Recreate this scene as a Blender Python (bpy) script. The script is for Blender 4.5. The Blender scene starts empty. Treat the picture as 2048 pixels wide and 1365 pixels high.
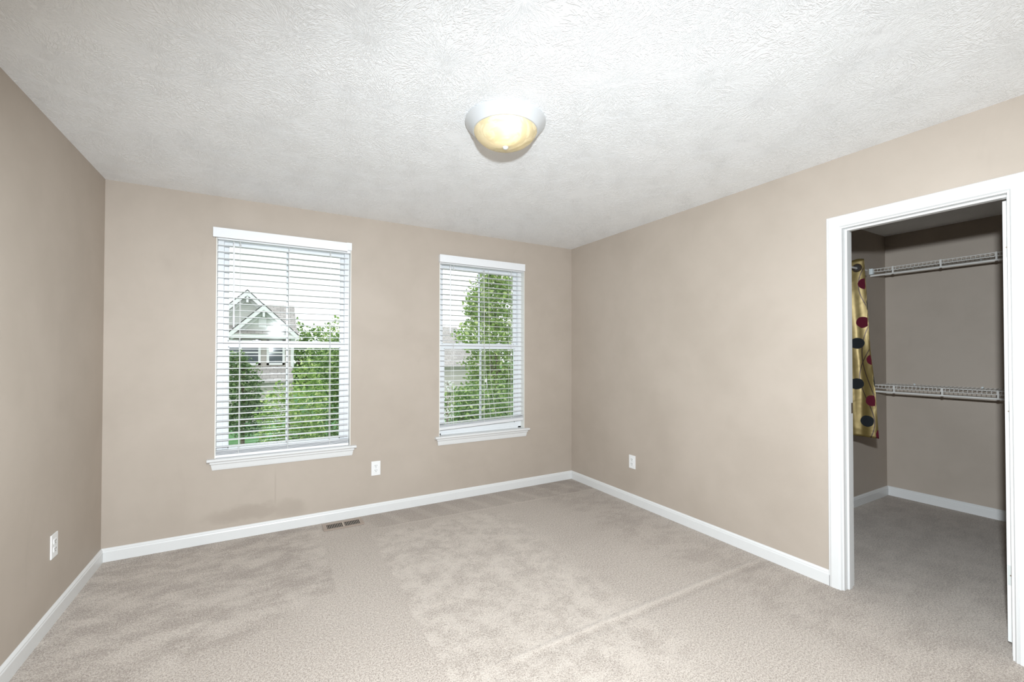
import bpy, bmesh, math, random
import numpy as np
from mathutils import Vector, Matrix
random.seed(7); rng = np.random.default_rng(11)
S = bpy.context.scene
COL = S.collection

# ------------------------------------------------------------------ camera
F, YAW, PITCH, ROLL, CX, CY = 850.888, 0.510375, 0.011959, 0.001004, 1013.29, 697.09
CAMP = Vector((0.9185, -3.6207, 1.3268))
fw = Vector((math.sin(YAW)*math.cos(PITCH), math.cos(YAW)*math.cos(PITCH), math.sin(PITCH)))
r0 = Vector((math.cos(YAW), -math.sin(YAW), 0)); u0 = r0.cross(fw)
rt = math.cos(ROLL)*r0 + math.sin(ROLL)*u0; up = -math.sin(ROLL)*r0 + math.cos(ROLL)*u0
cd = bpy.data.cameras.new('camera'); cam = bpy.data.objects.new('camera', cd); COL.objects.link(cam)
m = Matrix((rt, up, -fw)).transposed().to_4x4(); m.translation = CAMP; cam.matrix_world = m
cd.sensor_fit = 'HORIZONTAL'; cd.sensor_width = 36; cd.lens = F/2048*36
cd.shift_x = (1024-CX)/2048; cd.shift_y = (CY-682.5)/2048
cd.clip_start = .02; cd.clip_end = 400
S.camera = cam

# ------------------------------------------------------------------ world, lights, exposure
W = bpy.data.worlds.new('overcast_sky'); S.world = W; W.use_nodes = True
bg = W.node_tree.nodes['Background']
bg.inputs[0].default_value = (.95, .98, 1, 1); bg.inputs[1].default_value = 1.55
S.view_settings.view_transform = 'Standard'; S.view_settings.look = 'None'
S.view_settings.gamma = 1; S.view_settings.use_curve_mapping = False
S.view_settings.exposure = 0.24

FLASH_W, LAMP_W = 480, 1.2
# the photographer's flash head, mounted above the camera (its glare shows in the left window's glass)
fl = bpy.data.lights.new('camera_flash', 'SPOT'); fl.energy = FLASH_W; fl.shadow_soft_size = .035; fl.color = (.865, .94, 1.0)
fl.spot_size = math.radians(126); fl.spot_blend = 1.0
flo = bpy.data.objects.new('camera_flash', fl); flo.location = (1.02, -3.64, 1.69); COL.objects.link(flo)
flo.rotation_euler = Vector((math.sin(YAW+.16), math.cos(YAW+.16), -.37)).to_track_quat('-Z', 'Y').to_euler()
flo.scale = (5, 1, 1)

# ------------------------------------------------------------------ node helpers
class E:
    """tiny expression wrapper around a shader socket"""
    def __init__(s, nt, sock): s.nt, s.s = nt, sock
    def _m(s, op, o=None, p=None):
        n = s.nt.nodes.new('ShaderNodeMath'); n.operation = op; s.nt.links.new(s.s, n.inputs[0])
        for i, v in ((1, o), (2, p)):
            if v is None: continue
            if isinstance(v, E): s.nt.links.new(v.s, n.inputs[i])
            else: n.inputs[i].default_value = v
        return E(s.nt, n.outputs[0])
    def __add__(s, o): return s._m('ADD', o)
    __radd__ = __add__
    def __mul__(s, o): return s._m('MULTIPLY', o)
    __rmul__ = __mul__
    def __sub__(s, o): return s._m('SUBTRACT', o)
    def __rsub__(s, o): return (s*-1.0)+o
    def __truediv__(s, o): return s._m('DIVIDE', o)
    def abs(s): return s._m('ABSOLUTE')
    def sin(s): return s._m('SINE')
    def max(s, o): return s._m('MAXIMUM', o)
    def min(s, o): return s._m('MINIMUM', o)
    def lt(s, o): return s._m('LESS_THAN', o)
    def mod(s, o): return s._m('FLOORED_MODULO', o)
    def step(s, a, b):
        """smoothstep from a (0) to b (1)"""
        n = s.nt.nodes.new('ShaderNodeMapRange'); n.interpolation_type = 'SMOOTHSTEP'
        s.nt.links.new(s.s, n.inputs[0]); flip = a > b
        lo, hi = (b, a) if flip else (a, b)
        n.inputs[1].default_value = lo; n.inputs[2].default_value = hi
        n.inputs[3].default_value = 1 if flip else 0; n.inputs[4].default_value = 0 if flip else 1
        return E(s.nt, n.outputs[0])

def newmat(name):
    mt = bpy.data.materials.new(name); mt.use_nodes = True
    return mt, mt.node_tree, mt.node_tree.nodes['Principled BSDF']
def coords(nt, which='Object', scale=None, loc=None):
    tc = nt.nodes.new('ShaderNodeTexCoord'); o = tc.outputs[which]
    if scale or loc:
        mp = nt.nodes.new('ShaderNodeMapping'); nt.links.new(o, mp.inputs[0])
        if scale: mp.inputs['Scale'].default_value = scale
        if loc: mp.inputs['Location'].default_value = loc
        o = mp.outputs[0]
    return o
def noise(nt, co, scale, detail=2, rough=.5, dist=0):
    n = nt.nodes.new('ShaderNodeTexNoise'); nt.links.new(co, n.inputs['Vector'])
    n.inputs['Scale'].default_value = scale; n.inputs['Detail'].default_value = detail
    n.inputs['Roughness'].default_value = rough; n.inputs['Distortion'].default_value = dist
    return E(nt, n.outputs[0])
def mixc(nt, f, a, b):
    n = nt.nodes.new('ShaderNodeMix'); n.data_type = 'RGBA'; nt.links.new(f.s, n.inputs[0])
    for i, c in ((6, a), (7, b)):
        if isinstance(c, tuple): n.inputs[i].default_value = (*c, 1) if len(c) == 3 else c
        else: nt.links.new(c, n.inputs[i])
    return n.outputs[2]
def bump(nt, h, bsdf, strength, dist):
    b = nt.nodes.new('ShaderNodeBump'); b.inputs['Strength'].default_value = strength; b.inputs['Distance'].default_value = dist
    nt.links.new(h.s, b.inputs['Height']); nt.links.new(b.outputs[0], bsdf.inputs['Normal'])
def xyz(nt, co):
    n = nt.nodes.new('ShaderNodeSeparateXYZ'); nt.links.new(co, n.inputs[0])
    return [E(nt, n.outputs[i]) for i in range(3)]
def simple(name, col, rough=.5, metal=0, var=.03, spec=.5, nscale=30):
    mt, nt, b = newmat(name)
    f = noise(nt, coords(nt), nscale, 3)
    nt.links.new(mixc(nt, f, tuple(c*(1-var) for c in col), tuple(min(1, c*(1+var)) for c in col)), b.inputs['Base Color'])
    b.inputs['Roughness'].default_value = rough; b.inputs['Metallic'].default_value = metal
    b.inputs['Specular IOR Level'].default_value = spec
    return mt

M = {}
def make_wall_paint():
    mt, nt, b = newmat('beige_wall_paint')
    co = coords(nt)
    n1 = noise(nt, co, 1.6, 4, .55, .4)
    n2 = noise(nt, co, 7, 3, .6)
    f = (n1*.75 + n2*.25).step(.30, .70)
    c = mixc(nt, f, (.420, .360, .302), (.460, .397, .336))
    # scuffs and smudges with shapes of their own
    s = noise(nt, coords(nt, scale=(3, 3, 1.1)), 1.3, 5, .65, .8).step(.60, .78)
    c = mixc(nt, s*.16, c, (.33, .28, .23))
    x, y, z = xyz(nt, co); wb = n2*.12 - .06; near = y.step(-.30, -.05)
    def blob(cx, cz, rx, rz):
        return (((x+wb-cx)*(x+wb-cx))/(rx*rx) + ((z+wb-cz)*(z+wb-cz))/(rz*rz)).step(1.0, .1)*near
    sm = blob(.80, .17, .34, .07).max(blob(1.06, .15, .16, .10)*.8)
    sm = sm.max((x-.97+wb*.05).abs().step(.008, .002)*z.step(.10, .2)*z.step(.50, .38)*near*.6)
    c = mixc(nt, sm*.38, c, (.29, .24, .195))
    nt.links.new(c, b.inputs['Base Color'])
    b.inputs['Roughness'].default_value = .62; b.inputs['Specular IOR Level'].default_value = .3
    bump(nt, noise(nt, co, 170, 3), b, .12, .002)
    return mt
M['wall'] = make_wall_paint()

def make_ceiling():
    mt, nt, b = newmat('white_brushed_plaster')
    b.inputs['Base Color'].default_value = (.90, .91, .915, 1); b.inputs['Roughness'].default_value = .8
    b.inputs['Specular IOR Level'].default_value = .2
    co = coords(nt)
    hs = []
    for k, (vs, off) in enumerate(((3.1, (0, 0, 0)), (3.7, (5.3, 2.1, 0)), (4.6, (1.7, 9.2, 0)))):
        cw = coords(nt, loc=off)
        wn = nt.nodes.new('ShaderNodeTexNoise'); wn.inputs['Scale'].default_value = 5; wn.inputs['Detail'].default_value = 1
        nt.links.new(cw, wn.inputs['Vector'])
        vm = nt.nodes.new('ShaderNodeVectorMath'); vm.operation = 'MULTIPLY_ADD'
        nt.links.new(wn.outputs['Color'], vm.inputs[0]); vm.inputs[1].default_value = (.10, .10, 0); nt.links.new(cw, vm.inputs[2])
        v = nt.nodes.new('ShaderNodeTexVoronoi'); v.voronoi_dimensions = '2D'; v.inputs['Scale'].default_value = vs
        nt.links.new(vm.outputs[0], v.inputs['Vector'])
        sub = nt.nodes.new('ShaderNodeVectorMath'); sub.operation = 'SUBTRACT'
        nt.links.new(vm.outputs[0], sub.inputs[0]); nt.links.new(v.outputs['Position'], sub.inputs[1])
        dx, dy, _ = xyz(nt, sub.outputs[0])
        ang = nt.nodes.new('ShaderNodeMath'); ang.operation = 'ARCTAN2'
        nt.links.new(dy.s, ang.inputs[0]); nt.links.new(dx.s, ang.inputs[1]); a = E(nt, ang.outputs[0])
        r = E(nt, v.outputs['Distance'])
        cr, cg, _ = xyz(nt, v.outputs['Color'])
        cmb = nt.nodes.new('ShaderNodeCombineXYZ')
        nt.links.new((a*6.0).s, cmb.inputs[0]); nt.links.new((r*3.0 + cr*17.0).s, cmb.inputs[1]); nt.links.new((cg*31.0).s, cmb.inputs[2])
        st = noise(nt, cmb.outputs[0], 1.7, 2, .5, .3)
        ridge = ((st-.5).abs()).step(.07, .0)
        hs.append(ridge * r.step(.02, .10) * noise(nt, cw, 3+k, 1).step(.30, .50))
    h = hs[0].max(hs[1]).max(hs[2]*.8) + noise(nt, co, 90, 3)*.15
    bump(nt, h, b, .5, .003)
    return mt
M['ceiling'] = make_ceiling()

def make_carpet():
    mt, nt, b = newmat('beige_cut_pile_carpet')
    co = coords(nt); x, y, _ = xyz(nt, co)
    wob = noise(nt, co, 4, 2)*.10 - .05
    fine = noise(nt, co, 190, 2, .6)
    fine2 = noise(nt, co, 95, 2, .6)
    mid = noise(nt, co, 8, 9, .74, .15)
    mid2 = noise(nt, coords(nt, scale=(1, 1.7, 1)), 4.5, 9, .70, .2)
    big = noise(nt, co, 1.1, 3, .5, .5)
    f = big*.35 + .36
    mott = mid.step(.38, .62) - .5
    # mottled, freshly brushed nap right of the vacuum edge
    r2 = (x + wob*.5 - 1.57).step(0, .015) * (x + wob*2.0).step(2.75, 2.45) * y.step(-.36, -.46) * (y).step(-2.6, -2.2)
    f = f + r2*(mott*.36 + .10)
    # left brushed area, streaky and darker near the wall
    r3 = (x + wob*.6).step(1.27, 1.25) * (y + wob - x*.45).step(-1.75, -1.55)
    f = f + r3*(mid2.step(.36, .64)-.62)*.44
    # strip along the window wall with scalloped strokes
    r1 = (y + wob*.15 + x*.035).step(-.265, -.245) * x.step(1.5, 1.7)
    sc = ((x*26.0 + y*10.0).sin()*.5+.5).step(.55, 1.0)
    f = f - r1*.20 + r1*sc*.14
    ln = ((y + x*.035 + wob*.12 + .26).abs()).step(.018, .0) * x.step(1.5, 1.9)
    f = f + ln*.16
    # long ridge across the floor, bright crest and shaded side painted into the colour
    ry = y + wob*.18 + 2.03
    rg = (ry-.022).abs().step(.028, 0) * x.step(1.55, 2.1) * x.step(3.74, 3.6)
    rd = (ry+.022).abs().step(.03, 0) * x.step(1.7, 2.3) * x.step(3.74, 3.6)
    f = f + rg*.20 - rd*.14
    # darker patches near the right wall, darker towards the window wall
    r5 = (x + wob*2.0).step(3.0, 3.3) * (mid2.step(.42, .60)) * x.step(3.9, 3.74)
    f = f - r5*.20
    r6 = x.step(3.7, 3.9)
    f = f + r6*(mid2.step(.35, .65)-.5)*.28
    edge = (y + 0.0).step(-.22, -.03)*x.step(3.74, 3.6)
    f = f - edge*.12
    f = f + (mid-.5)*.16
    f = f + (fine-.5)*2.1 + (fine2-.5)*1.3
    c = mixc(nt, f.step(-.15, 1.15), (.275, .228, .192), (.58, .512, .448))
    nt.links.new(c, b.inputs['Base Color'])
    b.inputs['Roughness'].default_value = .95; b.inputs['Specular IOR Level'].default_value = .1
    b.inputs['Sheen Weight'].default_value = .15
    h = fine*.6 + fine2*.5 + mid*.4 + rg*.9 - rd*.4
    bump(nt, h, b, .8, .006)
    return mt
M['carpet'] = make_carpet()

M['trim'] = simple('white_trim_paint', (.71, .71, .70), .35, var=.015)
M['vinyl'] = simple('white_window_vinyl', (.76, .775, .785), .3, var=.01)
M['blind'] = simple('white_faux_wood_slat', (.78, .79, .80), .38, var=.015)
M['cord'] = simple('white_blind_cord', (.72, .72, .70), .8)
M['lining'] = simple('warm_tinted_return', (.76, .75, .70), .5, var=.02)  # white returns, with the cream of warm bounce light mixed into the colour
M['plate'] = simple('white_outlet_plastic', (.80, .80, .79), .3, var=.01)
M['dark_hole'] = simple('dark_slot', (.03, .028, .026), .8)
M['register'] = simple('taupe_register_enamel', (.34, .27, .22), .45)
M['register_bar'] = simple('dusty_register_bar', (.42, .35, .29), .5)
M['wire'] = simple('white_coated_wire', (.74, .72, .68), .35)
M['bracket'] = simple('pale_bracket_plastic', (.70, .76, .77), .35)
M['clip_shadow'] = simple('brown_clip_shade', (.12, .08, .06), .6)  # dark brown that stands in for shade under the rod clips
M['door'] = simple('white_door_paint', (.76, .765, .75), .35, var=.01)
M['hinge'] = simple('painted_hinge_leaf', (.58, .60, .58), .4)
M['steel'] = simple('aged_strike_metal', (.30, .24, .18), .4, metal=.8)
M['grommet'] = simple('dark_bronze_ring', (.07, .05, .035), .4, metal=.5)
M['brushed'] = simple('brushed_nickel', (.70, .70, .72), .25, metal=1)
M['pan'] = simple('white_lamp_enamel', (.55, .56, .565), .25, var=.01)
M['bark'] = simple('grey_brown_bark', (.16, .12, .09), .9, var=.3)
M['siding_trim'] = simple('white_house_trim', (.85, .86, .86), .5)
M['rafter_edge'] = simple('dark_drip_edge', (.06, .06, .06), .6)
M['house_glass'] = simple('dark_house_glass', (.10, .12, .14), .08, spec=.8)

def make_siding(name, col, pitch):
    mt, nt, b = newmat(name)
    _, _, z = xyz(nt, coords(nt))
    p = (z/pitch).mod(1.0)
    line = p.step(.88, .96)
    c = mixc(nt, noise(nt, coords(nt), 6, 3), tuple(v*.94 for v in col), col)
    c = mixc(nt, line*.35, c, tuple(v*.55 for v in col))
    nt.links.new(c, b.inputs['Base Color']); b.inputs['Roughness'].default_value = .6
    bump(nt, p*-1.0, b, .5, .02)
    return mt
M['siding_grey'] = make_siding('sage_grey_lap_siding', (.66, .68, .64), .16)
M['siding_tan'] = make_siding('tan_lap_siding', (.56, .52, .48), .16)
def make_shingle():
    mt, nt, b = newmat('weathered_roof_shingles')
    co = coords(nt)
    br = nt.nodes.new('ShaderNodeTexBrick'); nt.links.new(coords(nt, scale=(1, 1, 1)), br.inputs['Vector'])
    x, y, z = xyz(nt, co)
    cmb = nt.nodes.new('ShaderNodeCombineXYZ'); nt.links.new(x.s, cmb.inputs[0]); nt.links.new((z*1.4).s, cmb.inputs[1])
    nt.links.new(cmb.outputs[0], br.inputs['Vector'])
    br.inputs['Scale'].default_value = 1; br.inputs['Brick Width'].default_value = .33; br.inputs['Row Height'].default_value = .17
    br.inputs['Mortar Size'].default_value = .012
    br.inputs['Color1'].default_value = (.38, .36, .34, 1); br.inputs['Color2'].default_value = (.50, .475, .45, 1); br.inputs['Mortar'].default_value = (.24, .23, .22, 1)
    nt.links.new(br.outputs[0], b.inputs['Base Color']); b.inputs['Roughness'].default_value = .9
    return mt
M['shingle'] = make_shingle()
def make_lawn():
    mt, nt, b = newmat('mown_lawn'); co = coords(nt)
    f = noise(nt, co, .6, 4)*.5 + noise(nt, co, 18, 3)*.5
    nt.links.new(mixc(nt, f, (.07, .20, .07), (.16, .36, .13)), b.inputs['Base Color']); b.inputs['Roughness'].default_value = .95
    return mt
M['lawn'] = make_lawn()
def leafmat(name, dark, mid, light):
    mt, nt, b = newmat(name)
    g = nt.nodes.new('ShaderNodeNewGeometry'); r = E(nt, g.outputs['Random Per Island'])
    c1 = mixc(nt, r.step(0, .6), dark, mid); c = mixc(nt, r.step(.6, 1), c1, light)
    nt.links.new(c, b.inputs['Base Color']); b.inputs['Roughness'].default_value = .45
    tr = nt.nodes.new('ShaderNodeBsdfTranslucent'); nt.links.new(c, tr.inputs[0])
    mx = nt.nodes.new('ShaderNodeMixShader'); mx.inputs[0].default_value = .4
    nt.links.new(b.outputs[0], mx.inputs[1]); nt.links.new(tr.outputs[0], mx.inputs[2])
    nt.links.new(mx.outputs[0], nt.nodes['Material Output'].inputs[0])
    return mt
M['leaf_bright'] = leafmat('bright_green_leaves', (.14, .26, .06), (.32, .48, .13), (.70, .80, .36))
M['leaf_mid'] = leafmat('mid_green_leaves', (.08, .17, .05), (.20, .34, .10), (.48, .62, .24))
M['leaf_dark'] = leafmat('dark_green_leaves', (.07, .14, .055), (.17, .28, .11), (.42, .54, .28))
M['petal'] = leafmat('white_flower_petals', (.7, .72, .68), (.8, .82, .78), (.85, .85, .85))

def make_glass():
    mt, nt, b = newmat('window_glass')
    tr = nt.nodes.new('ShaderNodeBsdfTransparent'); tr.inputs[0].default_value = (.97, .98, .98, 1)
    gl = nt.nodes.new('ShaderNodeBsdfGlossy'); gl.inputs['Roughness'].default_value = .04
    fr = nt.nodes.new('ShaderNodeFresnel'); fr.inputs[0].default_value = 1.45
    mx = nt.nodes.new('ShaderNodeMixShader')
    nt.links.new(fr.outputs[0], mx.inputs[0]); nt.links.new(tr.outputs[0], mx.inputs[1]); nt.links.new(gl.outputs[0], mx.inputs[2])
    nt.links.new(mx.outputs[0], nt.nodes['Material Output'].inputs[0])
    return mt
M['glass'] = make_glass()
def make_alabaster():
    mt, nt, b = newmat('alabaster_lamp_glass')
    co = coords(nt)
    v = noise(nt, co, 9, 3, .55, 1.6)
    vein = ((v-.5).abs()).step(.05, 0)
    c = mixc(nt, v.step(.35, .65), (.58, .545, .42), (.68, .65, .545))
    c = mixc(nt, vein*.35, c, (.80, .78, .68))
    nt.links.new(c, b.inputs['Base Color']); b.inputs['Roughness'].default_value = .18
    tr = nt.nodes.new('ShaderNodeBsdfTranslucent'); nt.links.new(c, tr.inputs[0])
    mx = nt.nodes.new('ShaderNodeMixShader'); mx.inputs[0].default_value = .5
    nt.links.new(b.outputs[0], mx.inputs[1]); nt.links.new(tr.outputs[0], mx.inputs[2])
    nt.links.new(mx.outputs[0], nt.nodes['Material Output'].inputs[0])
    return mt
M['alabaster'] = make_alabaster()
mt, nt, b = newmat('glowing_bulb'); b.inputs['Base Color'].default_value = (1, .95, .85, 1)
b.inputs['Emission Color'].default_value = (1, .82, .55, 1); b.inputs['Emission Strength'].default_value = 18; M['bulb'] = mt

# curtain fabric: gold satin, round leaves on winding stems (uv in metres)
def make_curtain():
    mt, nt, b = newmat('gold_satin_with_leaf_print')
    u, v, _ = xyz(nt, coords(nt, 'UV'))
    wob = noise(nt, coords(nt, 'UV'), 18, 3)*.014 - .007
    um = u.mod(.47)
    def disc(cu, cv, r):
        d = (((um-cu)*(um-cu)*1.15 + (v-cv)*(v-cv)))._m('SQRT') + wob
        return d.step(r+.002, r-.002)
    mar = None; blk = None
    for cu, cv in ((.226, 1.861), (.212, 1.566), (.270, 1.282), (.266, .975), (.325, .720), (.09, 1.35), (.40, 1.2)):
        d = disc(cu, cv, .042); mar = d if mar is None else mar.max(d)
    for cu, cv in ((.292, 1.700), (.180, 1.407), (.175, 1.097), (.330, 1.117), (.238, .819), (.42, 1.5), (.09, .80)):
        d = disc(cu, cv, .043); blk = d if blk is None else blk.max(d)
    st = None
    for a, bb, k, ph in ((.235, .045, 9.0, 0.6), (.255, .05, 6.3, 2.6), (.40, .05, 8.0, 1.0)):
        d = ((um - a - ((v*k + ph).sin())*bb).abs()).step(.0042, .0022)
        st = d if st is None else st.max(d)
    g = mixc(nt, noise(nt, coords(nt, 'UV'), 4, 3), (.145, .10, .028), (.21, .155, .055))
    c = mixc(nt, st, g, (.05, .03, .02)); c = mixc(nt, blk, c, (.018, .020, .022)); c = mixc(nt, mar, c, (.085, .012, .022))
    nt.links.new(c, b.inputs['Base Color']); b.inputs['Roughness'].default_value = .40
    ml = (mar.max(blk)*-.45) + .45
    nt.links.new(ml.s, b.inputs['Metallic']); nt.links.new(ml.s, b.inputs['Specular IOR Level'])
    bump(nt, noise(nt, coords(nt, 'UV'), 9, 2, .4, .5), b, .35, .012)
    return mt
M['curtain'] = make_curtain()

# ------------------------------------------------------------------ geometry helpers
def tag(o, label=None, cat=None, group=None, kind=None):
    if label: o['label'] = label
    if cat: o['category'] = cat
    if group: o['group'] = group
    if kind: o['kind'] = kind
    return o
def empty(name, loc=(0, 0, 0), rz=0):
    o = bpy.data.objects.new(name, None); o.location = loc; o.rotation_euler[2] = rz
    o.empty_display_size = .05; COL.objects.link(o); return o
class MB:
    def __init__(s): s.b = bmesh.new()
    def box(s, x0, x1, y0, y1, z0, z1, bev=0, mat=0, rot=None):
        r = bmesh.ops.create_cube(s.b, size=1)
        vs = r['verts']
        bmesh.ops.scale(s.b, vec=(x1-x0, y1-y0, z1-z0), verts=vs)
        if bev:
            es = {e for v in vs for e in v.link_edges}
            g = bmesh.ops.bevel(s.b, geom=list(es), offset=bev, segments=2, affect='EDGES', profile=.6)
            vs = list({v for v in g['verts']} | {v for v in vs if v.is_valid})
        if rot is not None: bmesh.ops.rotate(s.b, cent=(0, 0, 0), matrix=rot, verts=vs)
        bmesh.ops.translate(s.b, vec=((x0+x1)/2, (y0+y1)/2, (z0+z1)/2), verts=vs)
        if mat:
            for f in {f for v in vs for f in v.link_faces}: f.material_index = mat
        return s
    def tube(s, pts, rad, seg=8, cap=True):
        pts = [Vector(p) for p in pts]; rads = rad if hasattr(rad, '__len__') else [rad]*len(pts)
        rings = []
        t0 = (pts[1]-pts[0]).normalized()
        ref = Vector((0, 0, 1)) if abs(t0.z) < .9 else Vector((1, 0, 0))
        n = t0.cross(ref).normalized()
        for i, p in enumerate(pts):
            t = (pts[min(i+1, len(pts)-1)]-pts[max(i-1, 0)]).normalized()
            n = (n - t*n.dot(t)).normalized(); bn = t.cross(n)
            rings.append([s.b.verts.new(p + (n*math.cos(a)+bn*math.sin(a))*rads[i]) for a in [2*math.pi*k/seg for k in range(seg)]])
        for a, b_ in zip(rings, rings[1:]):
            for k in range(seg): s.b.faces.new((a[k], a[(k+1) % seg], b_[(k+1) % seg], b_[k]))
        if cap: s.b.faces.new(rings[0][::-1]); s.b.faces.new(rings[-1])
        return s
    def lathe(s, prof, seg=64, center=(0, 0, 0), axis='z'):
        c = Vector(center); rings = []
        for r, h in prof:
            if r < 1e-6:
                p = Vector((0, 0, h)) if axis == 'z' else Vector((0, h, 0)); rings.append([s.b.verts.new(c+p)])
            else:
                rings.append([s.b.verts.new(c + (Vector((r*math.cos(a), r*math.sin(a), h)) if axis == 'z' else Vector((r*math.cos(a), h, r*math.sin(a))))) for a in [2*math.pi*k/seg for k in range(seg)]])
        for a, b_ in zip(rings, rings[1:]):
            for k in range(seg):
                q = [a[k % len(a)], a[(k+1) % len(a)], b_[(k+1) % len(b_)], b_[k % len(b_)]]
                q2 = []
                for v in q:
                    if v not in q2: q2.append(v)
                if len(q2) > 2: s.b.faces.new(q2)
        return s
    def prism(s, poly, d0, d1, axis='y', mat=0):
        """poly: list of 2D points in the two other axes (in xyz order), extruded along axis"""
        def P(p, d):
            return Vector((d, p[0], p[1])) if axis == 'x' else Vector((p[0], d, p[1])) if axis == 'y' else Vector((p[0], p[1], d))
        a = [s.b.verts.new(P(p, d0)) for p in poly]; c = [s.b.verts.new(P(p, d1)) for p in poly]
        fs = [s.b.faces.new(a), s.b.faces.new(c[::-1])]
        n = len(poly)
        for i in range(n): fs.append(s.b.faces.new((a[i], c[i], c[(i+1) % n], a[(i+1) % n])))
        for f in fs: f.material_index = mat
        return s
    def build(s, name, mats, parent=None, smooth=False):
        bmesh.ops.recalc_face_normals(s.b, faces=s.b.faces)
        me = bpy.data.meshes.new(name); s.b.to_mesh(me); s.b.free()
        if not isinstance(mats, (list, tuple)): mats = [mats]
        for mm in mats: me.materials.append(M[mm] if isinstance(mm, str) else mm)
        if smooth:
            me.polygons.foreach_set('use_smooth', [True]*len(me.polygons))
            try: me.set_sharp_from_angle(angle=math.radians(35))
            except Exception: pass
        o = bpy.data.objects.new(name, me); COL.objects.link(o)
        if parent: o.parent = parent
        return o
def struct(o): o['kind'] = 'structure'; return o

# ------------------------------------------------------------------ room shell
RW, RH, YB = 3.738, 2.44, -4.25          # width, height, wall behind the camera
XC0, XC1, YC0, YC1 = 3.853, 6.02, -1.86, -3.95   # closet
W1 = (.592, 1.500); W2 = (2.254, 3.150); WZ0, WZ1 = .560, 2.170
DY0, DY1, DZ = -2.455, -3.072, 2.035     # door opening
T = .16
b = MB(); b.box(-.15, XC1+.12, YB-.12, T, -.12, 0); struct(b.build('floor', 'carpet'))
b = MB(); b.box(-.15, RW+.0575, YB-.12, T, RH, RH+.1); struct(b.build('ceiling', 'ceiling'))
b = MB(); b.box(RW+.0575, XC1+.12, YC1-.12, YC0+.12, RH, RH+.1); struct(b.build('ceiling', 'ceiling'))
b = MB(); b.box(-.15, 0, YB-.12, T, 0, RH); struct(b.build('wall_left', 'wall'))
b = MB(); b.box(0, XC0, YB-.12, YB, 0, RH); struct(b.build('wall_front', 'wall'))
b = MB()
b.box(0, W1[0], 0, T, 0, RH); b.box(W1[1], W2[0], 0, T, 0, RH); b.box(W2[1], XC0, 0, T, 0, RH)
for w in (W1, W2): b.box(w[0], w[1], 0, T, 0, WZ0); b.box(w[0], w[1], 0, T, WZ1, RH)
struct(b.build('wall_back', 'wall'))
b = MB(); b.box(RW, XC0, DY0+.018, 0, 0, RH); b.box(RW, XC0, YB, DY1-.018, 0, RH); b.box(RW, XC0, DY1-.018, DY0+.018, DZ+.018, RH)
struct(b.build('wall_right', 'wall'))
b = MB(); b.box(XC0, XC1+.12, YC0, YC0+.12, 0, RH); struct(b.build('wall_closet_left', 'wall'))
b = MB(); b.box(XC1, XC1+.12, YC1, YC0, 0, RH); struct(b.build('wall_closet_back', 'wall'))
b = MB(); b.box(XC0, XC1+.12, YC1-.12, YC1, 0, RH); struct(b.build('wall_closet_right', 'wall'))

# baseboards
BP = [(0, 0), (.0135, 0), (.0135, .062), (.011, .068), (.011, .073), (.0065, .080), (.003, .084), (0, .084)]
def baseboard(name, a, c, inward):
    """runs from a to c on the floor, inward = unit vector into the room"""
    bb = bmesh.new(); a = Vector((*a, 0)); c = Vector((*c, 0)); n = Vector((*inward, 0)); rings = []
    for p in (a, c): rings.append([bb.verts.new(p + n*q[0] + Vector((0, 0, q[1]))) for q in BP])
    k = len(BP)
    for i in range(k): bb.faces.new((rings[0][i], rings[0][(i+1) % k], rings[1][(i+1) % k], rings[1][i]))
    bb.faces.new(rings[0]); bb.faces.new(rings[1][::-1])
    q = MB(); q.b.free(); q.b = bb
    return struct(q.build(name, 'trim'))
baseboard('baseboard_back', (0, 0), (RW, 0), (0, -1))
baseboard('baseboard_left', (0, YB), (0, 0), (1, 0))
baseboard('baseboard_right', (RW, 0), (RW, DY0+.066), (-1, 0))
baseboard('baseboard_front', (0, YB), (RW, YB), (0, 1))
baseboard('baseboard_closet_left', (XC0, YC0), (XC1, YC0), (0, -1))
baseboard('baseboard_closet_back', (XC1, YC0), (XC1, YC1), (-1, 0))

# ------------------------------------------------------------------ door casing, jamb, closet door
CP = [(0, 0), (.006, .011), (.012, .0135), (.012, .010), (.018, .014), (.050, .017), (.058, .0135), (.062, .0135), (.066, .009), (.066, 0)]
def casing(x, sgn, name):
    """mitred casing round the door opening on wall plane x, thickness towards sgn"""
    bb = bmesh.new(); rv = .006
    path = [((DY0, 0), (1, 0)), ((DY0, DZ), (1, 1)), ((DY1, DZ), (-1, 1)), ((DY1, 0), (-1, 0))]
    rings = []
    for (py, pz), (oy, oz) in path:
        rings.append([bb.verts.new((x + sgn*t, py + oy*(w+rv), (pz + oz*(w+rv)) if oz else 0)) for w, t in CP])
    k = len(CP)
    for a, c in zip(rings, rings[1:]):
        for i in range(k): bb.faces.new((a[i], a[(i+1) % k], c[(i+1) % k], c[i]))
    bb.faces.new(rings[0]); bb.faces.new(rings[-1][::-1])
    q = MB(); q.b.free(); q.b = bb
    return struct(q.build(name, 'trim'))
casing(RW, -1, 'trim_1'); casing(XC0, 1, 'trim_2')
b = MB()
b.box(RW, XC0, DY0, DY0+.018, 0, DZ+.018); b.box(RW, XC0, DY1-.018, DY1, 0, DZ+.018); b.box(RW, XC0, DY1, DY0, DZ, DZ+.018)
jam = struct(b.build('trim_3', 'trim'))
b = MB(); sx0, sx1 = RW+.034, RW+.072
for bx in ((sx0, sx1, DY0-.011, DY0, 0, DZ), (sx0, sx1, DY1, DY1+.009, 0, DZ), (sx0, sx1, DY1+.009, DY0-.011, DZ-.011, DZ)): b.box(*bx, bev=.003)
b.build('door_stop', 'trim', jam)
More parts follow.
